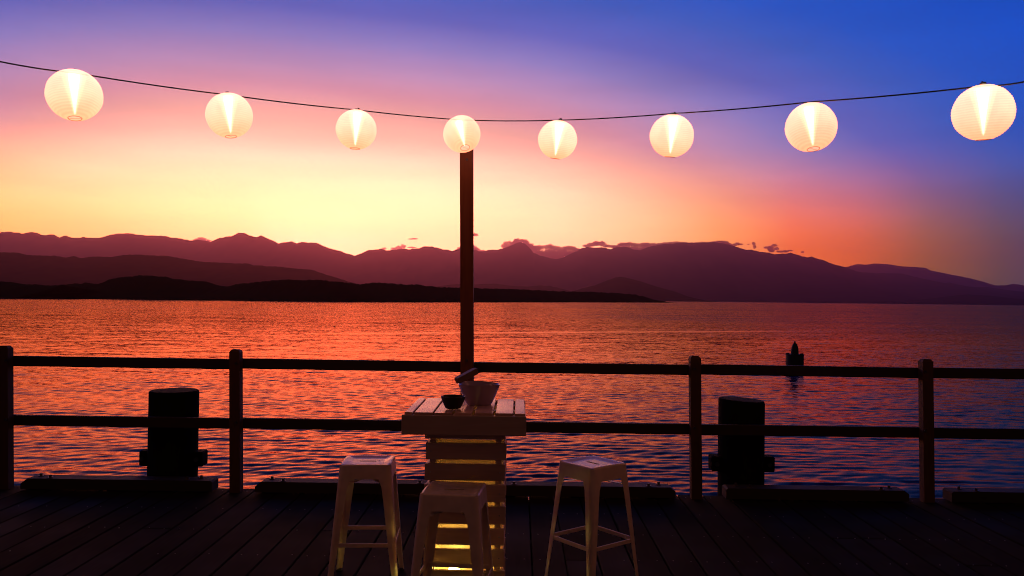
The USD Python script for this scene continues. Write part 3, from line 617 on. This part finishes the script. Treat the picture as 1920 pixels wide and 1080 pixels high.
for xx_ in (ca + 0.006 + BT, cb - 0.006 - BT):
    for yy_ in (CY + BT + 0.002, CY + CD - BT - 0.042):
        w_ = 0.032 if xx_ < (ca + cb) / 2 else -0.032
        obj('corner_post', box((xx_, yy_, 0.002), (xx_ + w_, yy_ + 0.04, CT), 0.002), MAT['pallet_z'], table)
for z in [0.5 * (a + b) for a, b in zip(tops, bots)][:8]:
    for xx_ in (ca + 0.03, cb - 0.03):
        s = trimesh.creation.cylinder(0.004, 0.003, sections=8); s.apply_transform(trimesh.transformations.rotation_matrix(math.pi / 2, (1, 0, 0)))
        s.apply_translation((xx_, CY - 0.001, z)); obj('nail', s, MAT['steel'], table)

lp = T0 + np.array([(at_y(846, 1066, TY + CY)[0] - tcx), CY + 0.22, 0.0])
lampt = thing('floor_lamp', 'small bright lamp glowing on the deck inside the slatted table base', 'lamp', lp)
obj('foot', lathe([(0, 0.001), (0.055, 0.001), (0.055, 0.02), (0.02, 0.03), (0.018, 0.085), (0, 0.085)], 24), MAT['lamp_body'], lampt, smooth=35)
obj('bulb', lathe([(0.016, 0.086), (0.03, 0.105), (0.036, 0.13), (0.03, 0.155), (0.016, 0.167), (0, 0.169)], 24), MAT['bulb'], lampt, smooth=40)
obj('red_lens', lathe([(0, 0), (0.016, 0), (0.014, 0.055), (0, 0.06)], 16).apply_transform(trimesh.transformations.rotation_matrix(math.pi / 2, (0, 1, 0))).apply_translation((0.04, -0.01, 0.118)), MAT['red_glow'], lampt, smooth=40)

# ------------------------------------------------------------------ things on the table
def on_table(px, py): return at_z(px, py, TZ + 0.003)
c = on_table(898, 757.5)
sc = c[1] / F
bp = np.array([c[0], c[1], TZ + 0.0015])
Rr, Rb, Hb = 39.5 * sc, 23.5 * sc, 0.118
bowl = thing('serving_bowl', 'large white flared bowl standing on the table top', 'bowl', bp)
prof = [(0, 0.001), (Rb * 0.86, 0.001), (Rb * 0.95, 0.0), (Rb, 0.004)]
for k in range(1, 15):
    tt = k / 14; prof.append((Rb + (Rr - Rb) * (tt ** 0.85), 0.004 + (Hb - 0.006) * tt))
prof += [(Rr + 0.0005, Hb - 0.001), (Rr - 0.0015, Hb), (Rr - 0.0035, Hb - 0.0015)]
for k in range(13, -1, -1):
    tt = k / 14; prof.append((Rb + (Rr - Rb) * (tt ** 0.85) - 0.0045, 0.008 + (Hb - 0.010) * tt))
prof.append((0, 0.009))
bm = lathe(prof, 72)
bm.vertices[:, 2] += 0.006 * np.clip(bm.vertices[:, 2] / Hb, 0, 1) ** 2 * np.cos(2 * np.arctan2(bm.vertices[:, 1], bm.vertices[:, 0]) + 2.4) * 0.5
tag(obj('body', bm, MAT['bowl'], bowl, smooth=50))
c2 = on_table(849.5, 765.5); sc2 = c2[1] / F
R2, B2, H2 = 23.5 * sc2, 14 * sc2, 0.068
small = thing('dip_bowl', 'small black stoneware bowl in front of the white bowl', 'bowl', (c2[0], c2[1], TZ + 0.0015))
prof = [(0, 0.001), (B2 * 0.9, 0.001), (B2, 0.003)]
for k in range(1, 11): prof.append((B2 + (R2 - B2) * (k / 10) ** 0.8, 0.003 + (H2 - 0.004) * k / 10))
prof += [(R2 - 0.002, H2), (R2 - 0.005, H2 - 0.002)]
for k in range(9, -1, -1): prof.append((B2 + (R2 - B2) * (k / 10) ** 0.8 - 0.006, 0.008 + (H2 - 0.010) * k / 10))
prof.append((0, 0.009))
obj('body', lathe(prof, 56), MAT['dark_bowl'], small, smooth=50)
r2f = B2 + (R2 - B2) * 0.8 - 0.007
obj('contents', lathe([(0, H2 * 0.80), (r2f * 0.5, H2 * 0.80 + 0.002), (r2f, H2 * 0.78), (0, H2 * 0.5)], 30), MAT['ash'], small, smooth=50)
# a slab-like wooden handle lying across the bowl's rim
Yb = c[1] - 0.02
p0, p1 = at_y(856.5, 714.0, Yb - 0.04), at_y(892.5, 695.0, Yb + 0.03)
blk = thing('wooden_block', 'brown wooden block tilted across the rim of the white bowl', 'block', (0, 0, 0))
obj('slab', beam(p0, p1, 0.045, 0.034, 0.003), MAT['block'], blk)
dv = (p1 - p0) / np.linalg.norm(p1 - p0)
obj('end_cap', beam(p1 + dv * 0.001, p1 + dv * 0.006, 0.040, 0.029, 0.001), MAT['lamp_body'], blk)

# ------------------------------------------------------------------ stools
SH = 0.72
def make_stool(name, label, loc, rz):
    t = thing(name, label, 'stool', loc, rz, None)
    a = 0.148                                        # half the seat
    sq = sg.box(-a + 0.03, -a + 0.03, a - 0.03, a - 0.03).buffer(0.03, quad_segs=6)
    slot = sg.LineString([(-0.042, 0), (0.042, 0)]).buffer(0.010, quad_segs=4)
    top = trimesh.creation.extrude_polygon(sq.difference(slot), 0.003)
    top = trimesh.Trimesh(*trimesh.remesh.subdivide_to_size(top.vertices, top.faces, 0.022))
    v = top.vertices.copy()
    d = np.maximum(np.abs(v[:, 0]), np.abs(v[:, 1])) / a
    dish = np.clip((0.93 - d) / 0.35, 0, 1); dish = dish * dish * (3 - 2 * dish)
    edge = np.clip((d - 0.93) / 0.07, 0, 1)
    v[:, 2] += -0.011 * dish - 0.010 * edge ** 2 + SH - 0.003 - 0.004 * (np.abs(v[:, 1]) / a) ** 2
    top = trimesh.Trimesh(v, top.faces, process=False)
    seat = obj('seat', top, MAT['stool'], t, smooth=35)
    # turned-down skirt: a rounded-square band that flares with the legs
    def square(h, r, seg=5):
        pts = []
        for q in range(4):
            cx_, cy_ = ((1, 1), (-1, 1), (-1, -1), (1, -1))[q]
            for k in range(seg + 1):
                an = q * math.pi / 2 + k / seg * math.pi / 2
                pts.append((cx_ * (h - r) + r * math.cos(an), cy_ * (h - r) + r * math.sin(an)))
        return np.array(pts)
    za, zb_ = SH - 0.012, SH - 0.085
    flare = (0.205 - a) / SH
    hs = [(a - 0.001, za + 0.003), (a + 0.001, za - 0.006), (a + flare * 0.085, zb_)]
    hs += [(hs[2][0] - 0.003, zb_), (hs[1][0] - 0.003, za - 0.006), (hs[0][0] - 0.003, za + 0.002)]
    rows = np.array([np.column_stack([square(h, 0.032), np.full(24, z)]) for h, z in hs])
    f = []
    for i in range(6):
        for j in range(24):
            i2, j2 = (i + 1) % 6, (j + 1) % 24
            f += [[i * 24 + j, i2 * 24 + j2, i * 24 + j2], [i * 24 + j, i2 * 24 + j, i2 * 24 + j2]]
    sk = trimesh.Trimesh(rows.reshape(-1, 3), np.array(f), process=False)
    sk.fix_normals()
    obj('skirt', sk, MAT['stool'], t, smooth=40)
    # folded sheet legs: an L section with a rounded outer corner that narrows to the foot
    for sx, sy in ((-1, -1), (1, -1), (1, 1), (-1, 1)):
        rows = []
        for k in range(13):
            tt = k / 12; z = (SH - 0.080) * (1 - tt) + 0.012 * tt
            h = a + flare * (SH - z)
            w = 0.014 * math.exp(-tt * 30) + 0.063 * (1 - tt) + 0.030 * tt
            r = 0.030 * (1 - tt) + 0.018 * tt; th = 0.003
            outl = [(h - r - w + r, h)]
            for q in range(6):
                an = math.pi / 2 - q / 5 * math.pi / 2
                outl.append((h - r + r * math.cos(an), h - r + r * math.sin(an)))
            outl.append((h, h - w))
            inn = [(h - th, h - w)]
            for q in range(6):
                an = q / 5 * math.pi / 2
                inn.append((h - r + (r - th) * math.cos(an), h - r + (r - th) * math.sin(an)))
            inn.append((h - w, h - th))
            p = np.array(outl + inn)
            rows.append(np.column_stack([p[:, 0] * sx, p[:, 1] * sy, np.full(len(p), z)]))
        rows = np.array(rows); nr_, nc = rows.shape[:2]
        f = []
        for i in range(nr_ - 1):
            for j in range(nc):
                j2 = (j + 1) % nc
                f += [[i * nc + j, (i + 1) * nc + j2, i * nc + j2], [i * nc + j, (i + 1) * nc + j, (i + 1) * nc + j2]]
        for q in range(7):
            for base in (0, (nr_ - 1) * nc):
                f += [[base + q, base + q + 1, base + nc - 2 - q], [base + q, base + nc - 2 - q, base + nc - 1 - q]]
        lg = trimesh.Trimesh(rows.reshape(-1, 3), np.array(f), process=False); lg.fix_normals()
        leg = obj('leg', lg, MAT['stool'], t, smooth=40)
        hf = a + flare * SH
        obj('foot_cap', box((sx * (hf + 0.003), sy * (hf + 0.003), 0.0005), (sx * (hf - 0.033), sy * (hf - 0.033), 0.0115), 0.003), MAT['rubber'], leg)
    zr = 0.265; hr = a + flare * (SH - zr) - 0.006
    for (p, q) in (((-1, -1), (1, -1)), ((1, -1), (1, 1)), ((1, 1), (-1, 1)), ((-1, 1), (-1, -1))):
        mid = np.array([p[0] + q[0], p[1] + q[1]]) / 2
        A_ = np.array([p[0] * hr, p[1] * hr, zr]); B_ = np.array([q[0] * hr, q[1] * hr, zr])
        dd = (B_ - A_) / np.linalg.norm(B_ - A_)
        obj('foot_rail', beam(A_ + dd * 0.012, B_ - dd * 0.012, 0.006, 0.024, 0.0015), MAT['stool'], t)
    zx_ = SH - 0.115; hx = a + flare * 0.115 - 0.012
    for k, (p, q) in enumerate((((-1, -1), (1, 1)), ((1, -1), (-1, 1)))):
        A_ = np.array([p[0] * hx, p[1] * hx, zx_ - 0.014]); B_ = np.array([q[0] * hx, q[1] * hx, zx_ - 0.014]); C_ = np.array([0, 0, zx_ + 0.012 + 0.003 * k])
        obj('cross_brace', cat_m([beam(A_, C_, 0.026, 0.0025, 0.0005), beam(C_, B_, 0.026, 0.0025, 0.0005)]), MAT['stool'], t)
    return t
def seat_centre(px, py): 
    p = at_z(px, py, SH); return (p[0], p[1], 0.0)
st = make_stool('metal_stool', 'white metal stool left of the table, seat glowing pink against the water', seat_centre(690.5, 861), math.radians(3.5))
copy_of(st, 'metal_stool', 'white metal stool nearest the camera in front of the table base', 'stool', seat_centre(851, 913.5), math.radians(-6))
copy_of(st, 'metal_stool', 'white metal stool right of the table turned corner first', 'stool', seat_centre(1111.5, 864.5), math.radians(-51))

# ------------------------------------------------------------------ the lantern string
def make_lantern(name, label, loc, tilt):
    t = thing(name, label, 'lantern', loc, 0, None, tilt)
    R = 0.15; n_ = 26; ro = 0.036
    z1 = math.acos(ro / R)
    prof = []
    for i in range(n_ * 4 + 1):
        th = -z1 + 2 * z1 * i / (n_ * 4)
        rr = R - 0.0022 * abs(math.sin(math.pi * i / 4)) ** 0.8
        prof.append((rr * math.cos(th) * 1.0, rr * math.sin(th) * 0.975))
    sh = lathe(prof, 64)
    bulge = meshkit.fbm(np.array(sh.vertices) * 14.0 + 5, 3, 9) - 0.5
    lim = np.clip((0.135 - np.abs(sh.vertices[:, 2])) / 0.03, 0, 1)
    sh.vertices = sh.vertices * (1 + 0.045 * bulge * lim)[:, None]
    obj('shade', sh, MAT['fabric'], t, smooth=True)
    zb = prof[0][1]
    obj('bottom_ring', cat_m([ring(ro, 0.0016).apply_translation((0, 0, zb)), tube_([(-ro, 0, zb), (0, 0, zb), (ro, 0, zb)], 0.0009, 6)]), MAT['wire'], t, smooth=True)
    obj('top_ring', cat_m([ring(ro, 0.0016).apply_translation((0, 0, -zb)), tube_([(-ro, 0, -zb), (0, 0, -zb), (ro, 0, -zb)], 0.0009, 6)]), MAT['wire'], t, smooth=True)
    core = [(0, 0.128), (0.030, 0.126), (0.030, 0.10), (0.024, 0.055), (0.017, 0.0), (0.010, -0.055), (0.004, -0.105), (0, -0.115)][::-1]
    lc = obj('light_core', lathe(core, 24), MAT['core'], t, smooth=40)  # made-up emissive cone imitating the highlight down the shade
    for kx, mm in ((1.45, 'skin1'), (2.1, 'skin2')):
        obj('sleeve', lathe([(r_ * kx, z_ * (1.0 + 0.03 * kx) if abs(z_) < 0.12 else z_ * 1.02) for r_, z_ in core], 24), MAT[mm], lc, smooth=40)  # added half-clear glow shells blurring the imitated highlight
    obj('clip', cat_m([box((-0.018, -0.008, 0.146), (0.018, 0.008, 0.156), 0.002), box((0.002, -0.005, 0.156), (0.012, 0.005, 0.163), 0.002)]), MAT['cable'], t)
    return t
LN = [(139.5, 178.5, 4.60, (-11, -4, 20), 'lantern at the far left end of the string'), (430, 216.5, 5.25, (-7, 2, 80), 'second lantern from the left on the string'),
      (668, 243, 5.92, (-2, 3, 10), 'third lantern from the left, left of the pole'), (866, 251.5, 6.42, (-30, 8, 40), 'lantern hanging in front of the top of the timber pole'),
      (1045.5, 262, 6.08, (10, -3, 60), 'smallest lantern just right of the pole top'), (1259.5, 255, 5.50, (8, 3, 0), 'third lantern from the right on the string'),
      (1520.5, 238.5, 4.85, (-12, 5, 30), 'second lantern from the right against blue sky'), (1843.5, 211, 4.24, (-4, -6, 90), 'large lantern at the far right end of the string')]
lan0 = None; tops_ = []
for px, py, Y, tl_, lab in LN:
    c = at_y(px, py, Y)
    lab = 'round white paper ' + lab if 'lantern' in lab else lab
    if lan0 is None: lan0 = make_lantern('paper_lantern', lab, c, tl_); 
    else: copy_of(lan0, 'paper_lantern', lab, 'lantern', c, 0, None, tl_)
    rx, ry = math.radians(tl_[0]), math.radians(tl_[1])
    tops_.append(c)
# the string goes on past both edges of the photo
for sgn, (X0, Y0, Z0), (dx, dy) in ((-1, at_y(139.5, 178.5, 4.60), (-0.66, -0.70)), (1, at_y(1843.5, 211, 4.24), (0.68, -0.66))):
    for k in range(1, 9):
        copy_of(lan0, 'paper_lantern', f'round white paper lantern beyond the {"left" if sgn < 0 else "right"} edge of the photo, {("first", "second", "third", "fourth", "fifth", "sixth", "seventh", "eighth")[k - 1]} from that edge', 'lantern', (X0 + dx * k, Y0 + dy * k, Z0 - 0.055 * k), 0, None, (5 * math.sin(k * 2.1), 5 * math.cos(k * 1.7), 40 * k))
for p in stage.GetPrimAtPath('/World').GetChildren():
    if p.GetName().startswith('paper_lantern'): tag(p, group='string of paper lanterns')
# one cable through the lanterns' necks, over the pole
cp = []
for k in (8.6, 7, 6, 5, 4, 3, 2, 1):
    q = at_y(139.5, 178.5, 4.60); cp.append(np.array([q[0] - 0.66 * k, q[1] - 0.70 * k, q[2] - 0.055 * k + 0.125]))
kn = [(0, 115.5, 4.40), (142, 137, 4.60), (432, 178.5, 5.25), (668, 206, 5.92), (868, 225, 6.46), (1045, 225.5, 6.08), (1260, 213, 5.50), (1522, 191, 4.85), (1842, 161.5, 4.24), (1925, 152.5, 4.12)]
cp += [at_y(a, b, Y) for a, b, Y in kn]
for k in (1, 2, 3, 4, 5, 6, 7, 8.6):
    q = at_y(1843.5, 211, 4.24); cp.append(np.array([q[0] + 0.68 * k, q[1] - 0.66 * k, q[2] - 0.055 * k + 0.125]))
pts = []
for a, b in zip(cp[:-1], cp[1:]):
    for k in range(8):
        tt = k / 8; q = a + (b - a) * tt; q = q - np.array([0, 0, 0.006 * 4 * tt * (1 - tt)]); pts.append(q)
pts.append(cp[-1])
tag(obj('light_cable', tube_(pts, 0.0042, 8), MAT['cable'], smooth=True), 'thin black cable sagging across the sky that carries the lanterns', 'cable')
